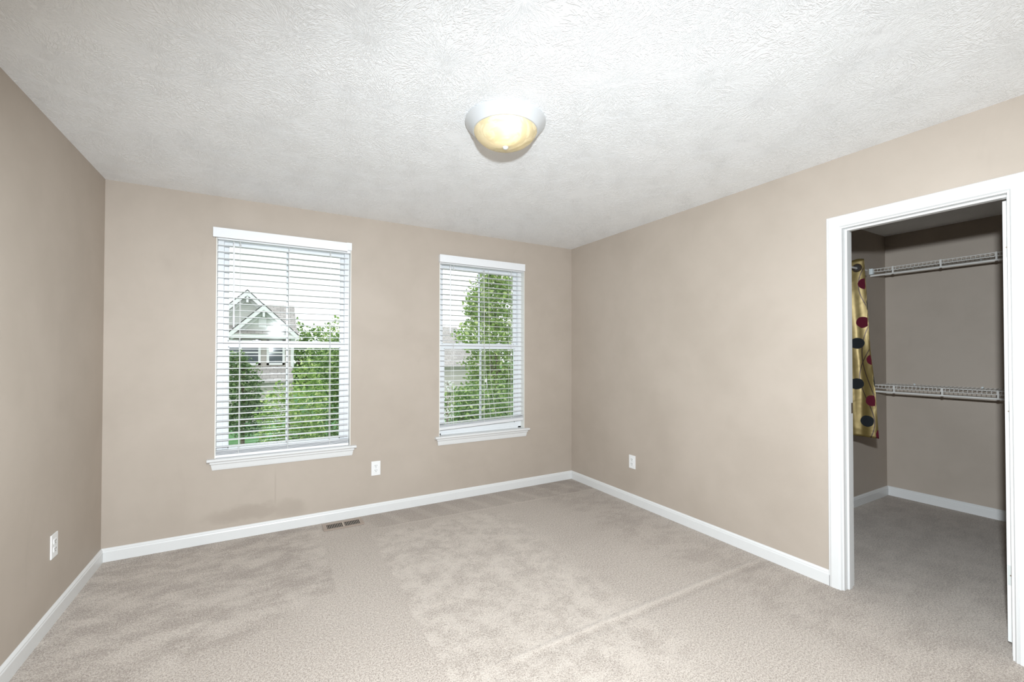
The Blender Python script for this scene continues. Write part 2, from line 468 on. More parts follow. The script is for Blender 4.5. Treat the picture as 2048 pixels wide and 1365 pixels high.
b = MB(); b.box(XC0-.030, XC0-.004, DY0-.0015, DY0+.001, .985, 1.045, bev=.0005); b.build('strike_plate', 'steel', jam)

dr = struct(empty('door_1', (XC0+.012, DY1+.006, 0)))
dw, dt, dz0, dz1 = .600, .035, .018, 2.030
b = MB()
ox, oy = XC0+.012, DY1-.006
# door stands open into the closet, hinge edge facing the room: slab plus raised panels
b.box(0, dw, -.001, .034, dz0, dz1, bev=.002)
slab = b.build('door_slab', 'door', dr)
for (px0, px1) in ((.10, .27), (.33, .50)):
    for (pz0, pz1) in ((.22, .82), (.98, 1.55), (1.68, 1.92)):
        for yy in ((.034, .040), (-.007, -.001)):
            q = MB(); q.box(px0, px1, yy[0], yy[1], pz0, pz1, bev=.0028); q.build('door_panel', 'door', dr)
for hz in (1.815, 1.065, .32):
    q = MB()
    q.box(-.0016, .0005, .004, .031, hz-.045, hz+.045)
    q.tube([(-.004, -.0005, hz-.045), (-.004, -.0005, hz+.045)], .0055, 10)
    h = q.build('hinge', 'hinge', dr); h['label'] = 'painted over hinge leaf'
    q = MB()
    for dzz in (-.028, 0, .028):
        q.tube([(-.0022, .018 + (.004 if dzz == 0 else -.003), hz+dzz), (-.0012, .018 + (.004 if dzz == 0 else -.003), hz+dzz)], .0032, 10)
    q.build('screw', 'steel', h)
q = MB()
q.lathe([(0, .040), (.028, .040), (.030, .044), (.012, .050), (.011, .066), (.024, .076), (.027, .088), (.020, .098), (0, .100)], 24, (dw-.06, 0, .95), 'y')
q.build('door_knob', 'brushed', dr, smooth=True)

# ------------------------------------------------------------------ windows
FY = .060     # front face of the vinyl frame
def window(name, w):
    x0, x1 = w; r = struct(empty(name, ((x0+x1)/2, 0, WZ0)))
    L = -r.location
    def build(b, nm, mt, **k):
        for v in b.b.verts: v.co += L
        return b.build(nm, mt, r, **k)
    # returns
    b = MB(); b.box(x0, x0+.006, 0, FY, WZ0+.022, WZ1); b.box(x1-.006, x1, 0, FY, WZ0+.022, WZ1); b.box(x0, x1, 0, FY, WZ1-.006, WZ1)
    build(b, 'window_return', 'lining')
    # vinyl frame
    b = MB(); fwid = .038
    fx0, fx1, fz0, fz1 = x0+.004, x1-.004, WZ0+.004, WZ1-.002
    b.box(fx0, fx0+fwid, FY, T, fz0, fz1, .003); b.box(fx1-fwid, fx1, FY, T, fz0, fz1, .003)
    b.box(fx0, fx1, FY, T, fz1-.03, fz1, .003); b.box(fx0, fx1, FY, T, fz0, fz0+.035, .003)
    build(b, 'window_frame', 'vinyl')
    ix0, ix1 = fx0+fwid-.006, fx1-fwid+.006
    zr = 1.395
    # lower sash (front), upper sash (behind)
    for nm, ya, yb, za, zb, st, bot, top in (('lower_sash', FY+.008, FY+.036, fz0+.030, zr+.018, .036, .042, .040), ('upper_sash', FY+.040, FY+.064, zr-.014, fz1-.020, .030, .034, .03)):
        b = MB()
        b.box(ix0, ix0+st, ya, yb, za, zb, .003); b.box(ix1-st, ix1, ya, yb, za, zb, .003)
        b.box(ix0+st-.002, ix1-st+.002, ya, yb, za, za+bot, .003); b.box(ix0+st-.002, ix1-st+.002, ya, yb, zb-top, zb, .003)
        # thin inner glazing bead
        gx0, gx1, gz0, gz1 = ix0+st, ix1-st, za+bot, zb-top
        for q in ((gx0-.001, gx0+.005, gz0, gz1), (gx1-.005, gx1+.001, gz0, gz1), (gx0, gx1, gz0-.001, gz0+.005), (gx0, gx1, gz1-.005, gz1+.001)):
            b.box(q[0], q[1], ya+.006, yb-.004, q[2], q[3])
        sh = build(b, nm, 'vinyl')
        ym = (ya+yb)/2
        b = MB(); b.box(gx0, gx1, ym-.0015, ym+.0015, gz0, gz1)
        for v in b.b.verts: v.co += L
        b.build('glass_pane', 'glass', sh)
        b = MB(); xm = (gx0+gx1)/2; b.box(xm-.009, xm+.009, ym+.002, ym+.008, gz0, gz1, .0015)
        for v in b.b.verts: v.co += L
        b.build('muntin', 'vinyl', sh)
        if nm == 'lower_sash':
            for lx in (x0+.25, x1-.25):
                b = MB(); b.box(lx-.028, lx+.028, ya-.002, yb-.004, zb, zb+.010, .003); b.tube([(lx, ya+.010, zb+.010), (lx, ya+.010, zb+.016)], .010, 14)
                for v in b.b.verts: v.co += L
                b.build('sash_lock', 'vinyl', sh)
    # jamb balance tracks
    b = MB()
    for tx in (fx0+fwid-.004, fx1-fwid+.001): b.box(tx, tx+.003, FY-.0015, FY+.01, zr+.02, fz1-.03)
    build(b, 'balance_track', 'vinyl')
    # stool with horns and rounded nose, apron with mitred returns
    b = MB(); zt, zb_ = WZ0+.024, WZ0+.002
    prof = [(-.036, zb_+.004), (-.040, (zt+zb_)/2), (-.036, zt-.004), (-.030, zt), (FY, zt), (FY, zb_), (-.030, zb_)]
    b.prism(prof, x0+.001, x1-.001, 'x')
    prof2 = [(-.036, zb_+.004), (-.040, (zt+zb_)/2), (-.036, zt-.004), (-.030, zt), (-.0005, zt), (-.0005, zb_), (-.030, zb_)]
    for xa, xb in ((x0-.042, x0+.002), (x1-.002, x1+.042)): b.prism(prof2, xa, xb, 'x')
    build(b, 'window_stool', 'trim')
    b = bmesh.new(); za, zc = WZ0+.001, WZ0-.056
    AP = [(0, za), (-.024, za), (-.024, za-.010), (-.017, za-.020), (-.013, za-.045), (-.010, zc), (0, zc)]
    rings = []
    for xe, s in ((x0-.026, 1), (x1+.026, -1)):
        rings.append([b.verts.new((xe + s*(max(0, .024+p[0]))*1.0, p[0], p[1])) for p in AP])
    k = len(AP)
    for i in range(k): b.faces.new((rings[0][i], rings[0][(i+1) % k], rings[1][(i+1) % k], rings[1][i]))
    b.faces.new(rings[0]); b.faces.new(rings[1][::-1])
    q = MB(); q.b.free(); q.b = b
    build(q, 'window_apron', 'trim')
    return r
window('window_1', W1); window('window_2', W2)

# ------------------------------------------------------------------ blinds
def slat_poly(mb, xa, xb, yc, za, zb, wdt=.050, th=.0028, tilt=0.0, roll=0.0):
    """slightly crowned slat from (xa,za) to (xb,zb)"""
    n = 6; ringsA = []; ringsB = []
    for (xx, zz, R) in ((xa, za, ringsA), (xb, zb, ringsB)):
        top = []; bot = []
        for i in range(n+1):
            t = -1+2*i/n; cy = t*wdt/2; cz = .0016*(1-t*t) + math.tan(tilt)*cy
            top.append((cy, cz+th/2)); bot.append((cy, cz-th/2))
        for cy, cz in top + bot[::-1]: R.append(mb.b.verts.new((xx, yc+cy, zz+cz)))
    k = len(ringsA)
    for i in range(k): mb.b.faces.new((ringsA[i], ringsA[(i+1) % k], ringsB[(i+1) % k], ringsB[i]))
    mb.b.faces.new(ringsA); mb.b.faces.new(ringsB[::-1])

def blind(w, label, zs, rail, cords, wandx, valx, skew):
    x0, x1 = w; r = empty('window_blind', ((x0+x1)/2, 0, rail[0][0]))
    tag(r, label, 'blind', 'horizontal slat blinds in the windows'); L = -r.location
    def build(b, nm, mt, **k):
        for v in b.b.verts: v.co += L
        return b.build(nm, mt, r, **k)
    yc = .029
    xa, xb = x0+.005, x1-.016
    # head rail, valance with return
    b = MB(); b.box(x0+.007, x1-.007,   .003, .055, 2.137, 2.1635, .002); build(b, 'head_rail', 'blind')
    b = MB(); b.box(valx[0], valx[1], -.036, -.026, 2.143, 2.211, .002); 
    b.box(valx[0], valx[0]+.009, -.027, -.001, 2.143, 2.211, .001)
    b.box(valx[1]-.009, valx[1], -.027, -.001, 2.143, 2.211, .001)
    va = build(b, 'valance', 'blind')
    if valx[2]:
        b = MB(); b.box(valx[1]-.002, valx[2], -.013, -.001, 2.158, 2.219, .002); build(b, 'valance_clip', 'blind')
    # slats
    b = MB()
    for i, z in enumerate(zs):
        j = random.uniform(-.0012, .0012); dx = random.uniform(-.003, .003)
        za, zb = z+j-skew(z), z+j+skew(z)
        slat_poly(b, xa+dx, xb+dx, yc, za, zb, tilt=random.uniform(-.03, .03))
    build(b, 'slats', 'blind', smooth=False)
    # bottom rail
    (zl, zr_), th, tilt = rail[0], rail[1], rail[2]
    b = MB(); n = []
    c, s_ = math.cos(tilt), math.sin(tilt)
    R = [[], []]
    for k, (xx, zz) in enumerate(((xa-.002, zl), (xb+.003, zr_))):
        for (py, pz) in ((-.026, -.5*th+.002), (-.024, -.5*th), (.024, -.5*th), (.026, -.5*th+.002), (.026, .5*th-.002), (.024, .5*th), (-.024, .5*th), (-.026, .5*th-.002)):
            R[k].append(b.b.verts.new((xx, yc + py*c - pz*s_, zz + th/2 + py*s_ + pz*c)))
    for i in range(8): b.b.faces.new((R[0][i], R[0][(i+1) % 8], R[1][(i+1) % 8], R[1][i]))
    b.b.faces.new(R[0]); b.b.faces.new(R[1][::-1])
    build(b, 'bottom_rail', 'blind')
    # ladder cords with rungs
    for cx in cords:
        b = MB()
        zb0 = zl + (zr_-zl)*(cx-xa)/(xb-xa)
        for yy in (yc-.027, yc+.027): b.tube([(cx, yy, 2.14), (cx, yy, zb0+.012)], .0014, 5)
        b.tube([(cx+.006, yc-.002, 2.125), (cx+.006, yc-.002, zb0+.012)], .0008, 5)
        for z in zs:
            zz = z - skew(z) + 2*skew(z)*(cx-xa)/(xb-xa)
            b.tube([(cx, yc-.027, zz-.002), (cx, yc+.027, zz-.002)], .0007, 4)
        build(b, 'ladder_cord', 'cord')
    # tilt wand on its hook
    b = MB(); b.tube([(wandx, -.010, 2.128), (wandx+.001, -.014, 2.10)], .0022, 6); b.tube([(wandx+.001, -.013, 2.105), (wandx+.003, -.008, 1.60)], .0056, 6)
    b.tube([(wandx+.003, -.008, 1.60), (wandx+.003, -.008, 1.512)], [.0070, .0060], 8)
    build(b, 'tilt_wand', 'blind')
    return r, L, yc

zs1 = [2.099-.04645*i for i in range(32)] + [.632, .622, .6125]
blind(W1, 'white slat blind in the larger-looking left window, lowered down to the sill, gables behind it', zs1, ((.5855, .5855), .020, 0), (.735, 1.050, 1.345), .697, (.575, 1.466, 1.503), lambda z: 0)
def sk2(z): return .013*max(0, min(1, (.95-z)/.30))
zs2 = [2.095-.0464*i for i in range(31)] + [.688, .680]
r2, L2, yc2 = blind(W2, 'white slat blind in the right window, its bottom rail crooked above the sill', zs2, ((.640, .668), .026, .30), (2.392, 2.705, 3.000), 2.352, (2.246, 3.136, 0), sk2)
# loose pull cords of the right blind with knot and tassel
b = MB(); b.tube([(2.690, -.004, 2.14), (2.700, -.006, 1.5), (2.715, -.008, 1.16), (2.745, -.010, .90), (2.77, -.008, .70)], .0013, 6)
b.tube([(2.745, -.004, 2.14), (2.752, -.006, 1.5), (2.765, -.008, 1.1), (2.80, -.010, .85), (2.825, -.008, .72)], .0013, 6)
b.tube([(2.705, -.008, 1.06), (2.720, -.012, 1.05), (2.728, -.010, 1.02), (2.715, -.010, .985), (2.700, -.010, .975)], .0022, 6)
for v in b.b.verts: v.co += L2
b.build('pull_cord', 'cord', r2)
b = MB(); b.lathe([(0, .03), (.005, .028), (.009, .0), (.008, -.004), (0, -.004)], 14, (2.716, -.012, 1.06))
for v in b.b.verts: v.co += L2
b.build('cord_tassel', 'blind', r2, smooth=True)

# ------------------------------------------------------------------ outlets
def outlet(name, loc, rz, label):
    r = empty(name, loc, rz); tag(r, label, 'outlet', 'duplex wall outlets')
    b = MB(); b.box(-.037, .037, -.006, 0, -.0585, .0585, .0025); b.build('cover_plate', 'plate', r)
    for s in (1, -1):
        q = MB()
        pts = []
        for k in range(28):
            a = 2*math.pi*k/28; pts.append((max(-.0165, min(.0165, .0185*math.cos(a))), s*.0195 + max(-.0135, min(.0135, .0175*math.sin(a)))))
        q.prism(pts, -.0085, -.005, 'y'); f = q.build('receptacle', 'plate', r)
        q = MB(); q.box(-.0085, -.0055, -.0089, -.0080, s*.0195+.000, s*.0195+.0095); q.box(.0055, .0085, -.0089, -.0080, s*.0195+.001, s*.0195+.0085)
        q.tube([(0, -.0089, s*.0195-.007), (0, -.0080, s*.0195-.007)], .0028, 10); q.build('slots', 'dark_hole', f)
    q = MB(); q.tube([(0, -.0075, 0), (0, -.0055, 0)], .003, 12); q.build('screw', 'hinge', r)
    return r
outlet('wall_outlet', (1.702, 0, .373), 0, 'white outlet on the window wall between the two windows')
outlet('wall_outlet', (RW, -.868, .367), -math.pi/2, 'white outlet on the right wall, left of the closet door')
outlet('wall_outlet', (0, -.692, .378), math.pi/2, 'white outlet on the left wall, nearest the camera')

# ------------------------------------------------------------------ floor register
r = empty('floor_register', (1.432, -.121, 0)); tag(r, 'taupe metal floor register set in the carpet by the window wall baseboard', 'vent')
b = MB()
hx, hy, ix, iy = .146, .071, .118, .047
for q in ((-hx, hx, iy, hy), (-hx, hx, -hy, -iy), (-hx, -ix, -iy, iy), (ix, hx, -iy, iy)): b.box(q[0], q[1], q[2], q[3], .0015, .0075, .0018)
b.build('register_frame', 'register', r)
b = MB(); b.box(-ix, ix, -iy, iy, .0005, .0016); b.build('duct_opening', 'dark_hole', r)
b = MB(); b.box(-.008, .008, -iy, iy, .002, .0078, .001)
for s in (-1, 1):
    for k in range(9):
        xx = s*(.016 + k*.0118); b.box(xx-.0016, xx+.0016, -iy, iy, .0018, .0038)
b.build('louvre_bars', 'register_bar', r)

# ------------------------------------------------------------------ ceiling lamp
LX, LY = 1.905, -1.845
r = empty('ceiling_light', (LX, LY, RH)); tag(r, 'flush ceiling light with white rim and glowing cream glass bowl', 'ceiling light')
b = MB()
b.lathe([(.150, 0), (.188, 0), (.193, -.004), (.193, -.010), (.186, -.018), (.172, -.032), (.163, -.044), (.157, -.050), (.151, -.050), (.150, -.044), (.150, -.004)], 96)
b.build('lamp_rim', 'pan', r, smooth=True)
b = MB(); N = 22; outer = []; inner = []
for i in range(N+1):
    a = math.pi/2*i/N; outer.append((.153*math.cos(a)**.9 if i < N else 0, -.040-.083*math.sin(a)**1.15))
for (rr, hh) in outer: inner.append((max(0, rr-.003), hh+.003 if rr < .14 else hh))
b.lathe(outer, 96); b.lathe(inner[::-1], 96)
b.build('glass_bowl', 'alabaster', r, smooth=True)
b = MB(); b.lathe([(0, -.134), (.007, -.133), (.012, -.129), (.0145, -.124), (.0145, -.121), (0, -.119)], 24); b.build('finial', 'hinge', r, smooth=True)
b = MB(); b.lathe([(0, -.001), (.145, -.001), (.145, -.006), (0, -.006)], 48); b.build('reflector_plate', 'pan', r)
bx, by = -.020, -.048
b = MB(); b.lathe([(0, -.006), (.016, -.008), (.016, -.03), (0, -.03)], 16, (bx, by, 0)); b.build('bulb_socket', 'pan', r)
b = MB(); b.lathe([(0, -.028), (.010, -.030), (.014, -.042), (.020, -.055), (.020, -.066), (.013, -.076), (0, -.080)], 20, (bx, by, 0)); b.build('bulb', 'bulb', r, smooth=True)
ll = bpy.data.lights.new('bulb_light', 'POINT'); ll.energy = LAMP_W; ll.color = (1, .86, .62); ll.shadow_soft_size = .014
lo = bpy.data.objects.new('bulb_light', ll); lo.location = (-.036, -.086, -.056); lo.parent = r; COL.objects.link(lo)

# ------------------------------------------------------------------ closet shelves
def wire_shelf(z, label):
    r = empty('wire_shelf', (XC1, (YC0+YC1)/2, z)); tag(r, label, 'shelf', 'wire shelves in the closet')
    ya, yb = YC0-.004-(YC0+YC1)/2, YC1+.004-(YC0+YC1)/2
    b = MB()
    for (xx, zz, rr) in ((-.010, 0, .0032), (-.16, -.004, .0028), (-.315, 0, .0034), (-.318, -.026, .0030)):
        b.tube([(xx, ya, zz), (xx, yb, zz)], rr, 8)
    n = int((ya-yb)/.0254)
    for k in range(1, n):
        yy = ya - k*.0254; b.tube([(-.008, yy, .003), (-.312, yy, .003), (-.3195, yy, -.003), (-.320, yy, -.026)], .0014, 5)
    b.build('wire_deck', 'wire', r, smooth=True)
    b = MB(); b.tube([(-.318, ya, -.058), (-.318, yb, -.058)], .0085, 12); b.build('hang_rod', 'wire', r, smooth=True)
    for k in range(7):
        yy = ya - .16 - k*.305
        if yy < yb+.02: break
        b = MB(); b.box(-.326, -.310, yy-.0055, yy+.0055, -.056, .005, .0015); c = b.build('rod_clip', 'wire', r)
        b = MB(); b.box(-.327, -.311, yy-.006, yy+.006, -.0695, -.0645); b.build('clip_shade', 'clip_shadow', c)  # thin dark block painted as the shadow below the clip
    for yy, s in ((ya, -1), (yb, 1)):
        b = MB(); b.box(-.334, -.270, yy-.004 if s > 0 else yy, yy if s > 0 else yy+.004, -.045, .008, .001)
        b.box(-.334, -.300, yy, yy+s*.022, -.046, .006, .002); b.build('end_bracket', 'bracket', r)
    for k in range(5):
        yy = ya - .2 - k*.42; b = MB(); b.box(-.013, 0, yy-.006, yy+.006, -.006, .012, .001); b.build('wall_clip', 'bracket', r)
    return r
wire_shelf(2.093, 'upper white wire shelf with hang rod near the closet ceiling')
wire_shelf(1.045, 'lower white wire shelf with hang rod at waist height in the closet')

# ------------------------------------------------------------------ curtain on a short closet rod
CXR, CYR, CZR = 4.875, -2.092, 1.982
r = empty('garment_rod', (XC0, CYR, CZR)); tag(r, 'short closet rod at upper left that the gold curtain hangs from', 'rod')
b = MB(); b.tube([(.001, 0, 0), (1.16, 0, 0)], .008, 14); b.build('rod_tube', 'wire', r, smooth=True)
b = MB(); b.lathe([(0, 0), (.02, 0), (.02, .006), (.010, .008), (0, .008)], 20)
for v in b.b.verts: v.co = Vector((v.co.z, v.co.x, v.co.y))
b.build('rod_flange', 'bracket', r)
b = MB(); b.tube([(1.13, 0, 0), (1.13, .10, .0), (1.13, YC0-CYR-.001, 0)], .006, 10); b.box(1.115, 1.145, YC0-CYR-.005, YC0-CYR-.0005, -.03, .03, .002); b.build('rod_bracket', 'bracket', r)

r = empty('curtain_panel', (CXR, CYR, CZR)); tag(r, 'gold satin curtain with dark round leaf print hanging inside the closet', 'curtain')
NP, NS, NZ = 5, 18, 90       # half pleats, samples per half pleat, rows
ztop, zbot = 2.058, .695
bb = bmesh.new(); uvl = bb.loops.layers.uv.new('UVMap'); grid = []
def right_edge(z):
    return float(np.interp(z, (.7, 1.1, 1.36, 1.7, 2.06), (-2.236, -2.217, -2.190, -2.172, -2.155)))
for iz in range(NZ+1):
    t = iz/NZ; row = []
    for k in range(NP*NS+1):
        s = k/NS; hp = int(min(s, NP-1e-9)); fr = s-hp
        lft = -1.905 - .004*s; e = min(right_edge(ztop-(ztop-zbot)*t) + .028*s, lft-.06)
        wv = (1-math.cos(math.pi*fr))/2*.55 + fr*.45
        yy = lft + (e-lft)*(wv if hp % 2 == 0 else 1-wv)
        spread = .030 + .006*t
        xx = 4.845 + s*spread + .010*math.sin(fr*math.pi*2.2+t*5+hp)*t**.5 + .012*math.sin(fr*math.pi)*(1 if hp % 2 else -1)
        if hp == 0: xx += -.035*t*math.exp(-((fr-.38-.2*t)/.16)**2) + .030*t*math.exp(-((fr-.62)/.10)**2)
        zl = zbot - (.035 if hp == 0 and fr < .42 else 0)*(1 if fr < .40 else max(0, 1-(fr-.40)/.02)) + .006*math.sin(s*3)
        zt_ = ztop + .010*math.sin(s*5.5) - .02*math.exp(-((fr-.5)/.18)**2)
        zz = zt_ + (zl-zt_)*t
        row.append((bb.verts.new((xx-CXR, yy-CYR, zz-CZR)), (hp*.34+abs(yy-lft if hp % 2 == 0 else e-yy), zz)))
    grid.append(row)
for i in range(NZ):
    for k in range(NP*NS):
        q = [grid[i][k], grid[i][k+1], grid[i+1][k+1], grid[i+1][k]]
        f = bb.faces.new([a[0] for a in q])
        for l, a in zip(f.loops, q): l[uvl].uv = a[1]
q = MB(); q.b.free(); q.b = bb
cl = q.build('curtain_fabric', 'curtain', r, smooth=True)
so = cl.modifiers.new('thickness', 'SOLIDIFY'); so.thickness = .0022; so.offset = 0
for hp in range(1):
    b = MB(); b.lathe([(.020, -.004), (.030, -.004), (.032, 0), (.030, .004), (.020, .004), (.018, 0), (.020, -.004)], 28)
    for v in b.b.verts: v.co = Vector((v.co.z, v.co.x, v.co.y)) + Vector((4.845+.012-CXR-.014, -.004, .002))
    b.build('grommet', 'grommet', r, smooth=True)
    b = MB(); b.lathe([(0, 0), (.024, 0), (.024, .002), (0, .002)], 24)
    for v in b.b.verts: v.co = Vector((v.co.z, v.co.x, v.co.y)) + Vector((4.845+.012-CXR-.015, -.004, .002))
    b.build('grommet_hole', 'dark_hole', r)

# ------------------------------------------------------------------ outdoors
GZ = -2.9
b = MB(); b.prism([(.6, GZ-.2), (.6, GZ), (9.5, GZ), (14, GZ+.25), (19.5, -1.95), (30, -1.75), (120, -1.6), (120, GZ-.2)], -60, 90, 'x')
g = b.build('ground', 'lawn'); g['kind'] = 'structure'
# house wall below our own windows keeps the lawn off the room
def roof_slab(mb, pts, th=.10, mat=0):
    a = [mb.b.verts.new(p) for p in pts]; c = [mb.b.verts.new(Vector(p)-Vector((0, 0, th))) for p in pts]
    fs = [mb.b.faces.new(a), mb.b.faces.new(c[::-1])]; n = len(pts)
    for i in range(n): fs.append(mb.b.faces.new((a[i], c[i], c[(i+1) % n], a[(i+1) % n])))
    for f in fs: f.material_index = mat
def bar(mb, p, q, w, d0, d1):
    """board in the xz plane from p to q with width w below the line, between depths d0, d1"""
    w *= 1.42   # plumb-cut ends, so the boards meet at the apex
    mb.prism([(p[0], p[1]), (q[0], q[1]), (q[0], q[1]-w), (p[0], p[1]-w)], d0, d1, 'y')

h = empty('neighbour_house', (0, 0, 0)); tag(h, 'grey house with white trimmed gables seen behind the left window blind', 'house')
YH = 21.0
def gable(ax, az, half, slope, yf, yback, base, wallmat):
    """front gable: apex (ax,az) rake outer line, half width, wall set back under the rake"""
    ez = az - half*slope
    r_ = MB()
    for s in (-1, 1):
        roof_slab(r_, [(ax, yf, az), (ax+s*half, yf, ez), (ax+s*half, yback, ez), (ax, yback, az)], .05)
    rf = r_.build('gable_roof', 'shingle', h)
    d = MB()
    for s in (-1, 1): bar(d, (ax, az+.03), (ax+s*half, ez+.03), .028, yf-.03, yf)
    d.build('drip_edge', 'rafter_edge', rf)
    w_ = MB()
    for s in (-1, 1): bar(w_, (ax, az-.03), (ax+s*half, ez-.03), .17, yf-.02, yf+.06)
    w_.build('rake_board', 'siding_trim', h)
    w_ = MB()
    for s in (-1, 1): bar(w_, (ax, az-.26), (ax+s*(half-.15), az-.26-(half-.15)*slope), .14, yf+.34, yf+.42)
    w_.box(ax-.05, ax+.05, yf+.02, yf+.36, az-.62, az-.20)
    w_.build('frieze_board', 'siding_trim', h)
    w_ = MB()
    w_.prism([(ax, az-.12), (ax-half+.1, ez), (ax-half+.1, base), (ax+half-.1, base), (ax+half-.1, ez)], yf+.42, yf+.55, 'y')
    w_.build('gable_wall', wallmat, h)
gable(-.02, 4.50, 2.2, .98, 21.3, 24.6, .6, 'siding_grey')
gable(.707, 3.744, 1.56, .97, 20.6, 23.6, 2.42, 'siding_grey')
b = MB(); b.box(.48, .82, 20.98, 21.03, 2.62, 3.06); b.build('gable_vent', 'siding_trim', h)
b = MB(); roof_slab(b, [(-.85, 20.6, 2.30), (2.26, 20.6, 2.30), (2.26, 21.2, 2.58), (-.85, 21.2, 2.58)], .05); b.build('skirt_roof', 'shingle', h)
b = MB(); b.box(-.85, 2.26, 20.62, 20.70, 2.06, 2.27); b.build('fascia', 'siding_trim', h)
b = MB(); roof_slab(b, [(-4.5, 20.9, 2.28), (2.22, 20.9, 2.28), (2.22, 24.2, 4.10), (-4.5, 24.2, 4.10)], .08); roof_slab(b, [(-4.5, 24.2, 4.10), (2.22, 24.2, 4.10), (2.22, 28, 2.0), (-4.5, 28, 2.0)], .08)
b.build('main_roof', 'shingle', h)
b = MB(); b.box(-4.4, 2.05, 21.3, 27.5, GZ, 2.25); b.build('house_wall', 'siding_tan', h)
b = MB(); b.box(1.93, 2.08, 21.24, 21.40, .6, 2.2); b.build('corner_board', 'siding_trim', h)
def hwin(xa, xb, za, zb, mull):
    f = MB(); t = .11
    for q in ((xa, xa+t, za, zb), (xb-t, xb, za, zb), (xa, xb, za, za+t), (xa, xb, zb-t, zb)): f.box(q[0], q[1], 21.20, 21.32, q[2], q[3])
    zm = (za+zb)/2; f.box(xa, xb, 21.22, 21.32, zm-.035, zm+.035)
    for mx in mull: f.box(mx-.06, mx+.06, 21.20, 21.32, za, zb)
    fo = f.build('house_window', 'siding_trim', h)
    p = MB(); p.box(xa+.05, xb-.05, 21.26, 21.29, za+.05, zb-.05); p.build('house_pane', 'house_glass', fo)
hwin(-.92, .58, .72, 2.0, (-.30,)); hwin(.84, 1.66, .72, 2.0, ())
b = MB(); roof_slab(b, [(-4.2, 19.6, -.02), (2.0, 19.6, -.02), (2.0, 21.3, .66), (-4.2, 21.3, .66)], .08); b.build('porch_roof', 'shingle', h)
b = MB(); b.box(-4.0, 1.9, 19.9, 21.3, GZ, -.10); b.build('porch_wall', 'siding_tan', h)

h2 = empty('far_house', (0, 0, 0)); tag(h2, 'house with brown grey shingle roof behind the right window blind', 'house')
b = MB(); roof_slab(b, [(7.5, 21.5, .55), (13.0, 21.5, .55), (13.0, 25.5, 3.25), (7.5, 25.5, 3.25)], .1); roof_slab(b, [(7.5, 25.5, 3.25), (13.0, 25.5, 3.25), (13.0, 29.5, .55), (7.5, 29.5, .55)], .1); b.build('roof', 'shingle', h2)
b = MB(); b.box(7.9, 12.6, 21.9, 29.1, GZ, .75); b.build('house_wall', 'siding_tan', h2)

def leaves_mesh(pts, size, nrm=None, asp=.62):
    n = len(pts)
    up_ = rng.normal(size=(n, 3)); up_[:, 2] += .9; up_ /= np.linalg.norm(up_, axis=1)[:, None]
    d = rng.normal(size=(n, 3)); d -= (d*up_).sum(1)[:, None]*up_; d /= np.linalg.norm(d, axis=1)[:, None]
    s = np.cross(up_, d); L_ = size*rng.uniform(.6, 1.25, n)[:, None]
    base = pts; w = L_*asp/2
    v = np.stack([base, base + d*L_*.35 + s*w + up_*L_*.06, base + d*L_*.75 + s*w*.75 + up_*L_*.05, base + d*L_ - up_*L_*.08, base + d*L_*.75 - s*w*.75 + up_*L_*.05, base + d*L_*.35 - s*w + up_*L_*.06], 1)
    me = bpy.data.meshes.new('foliage'); vv = v.reshape(-1, 3)
    me.vertices.add(len(vv)); me.vertices.foreach_set('co', vv.ravel())
    me.loops.add(n*6); me.loops.foreach_set('vertex_index', np.arange(n*6, dtype=np.int32))
    me.polygons.add(n); me.polygons.foreach_set('loop_start', np.arange(0, n*6, 6, dtype=np.int32)); me.polygons.foreach_set('loop_total', np.full(n, 6, dtype=np.int32))
    me.update(calc_edges=True); me.validate(); return me
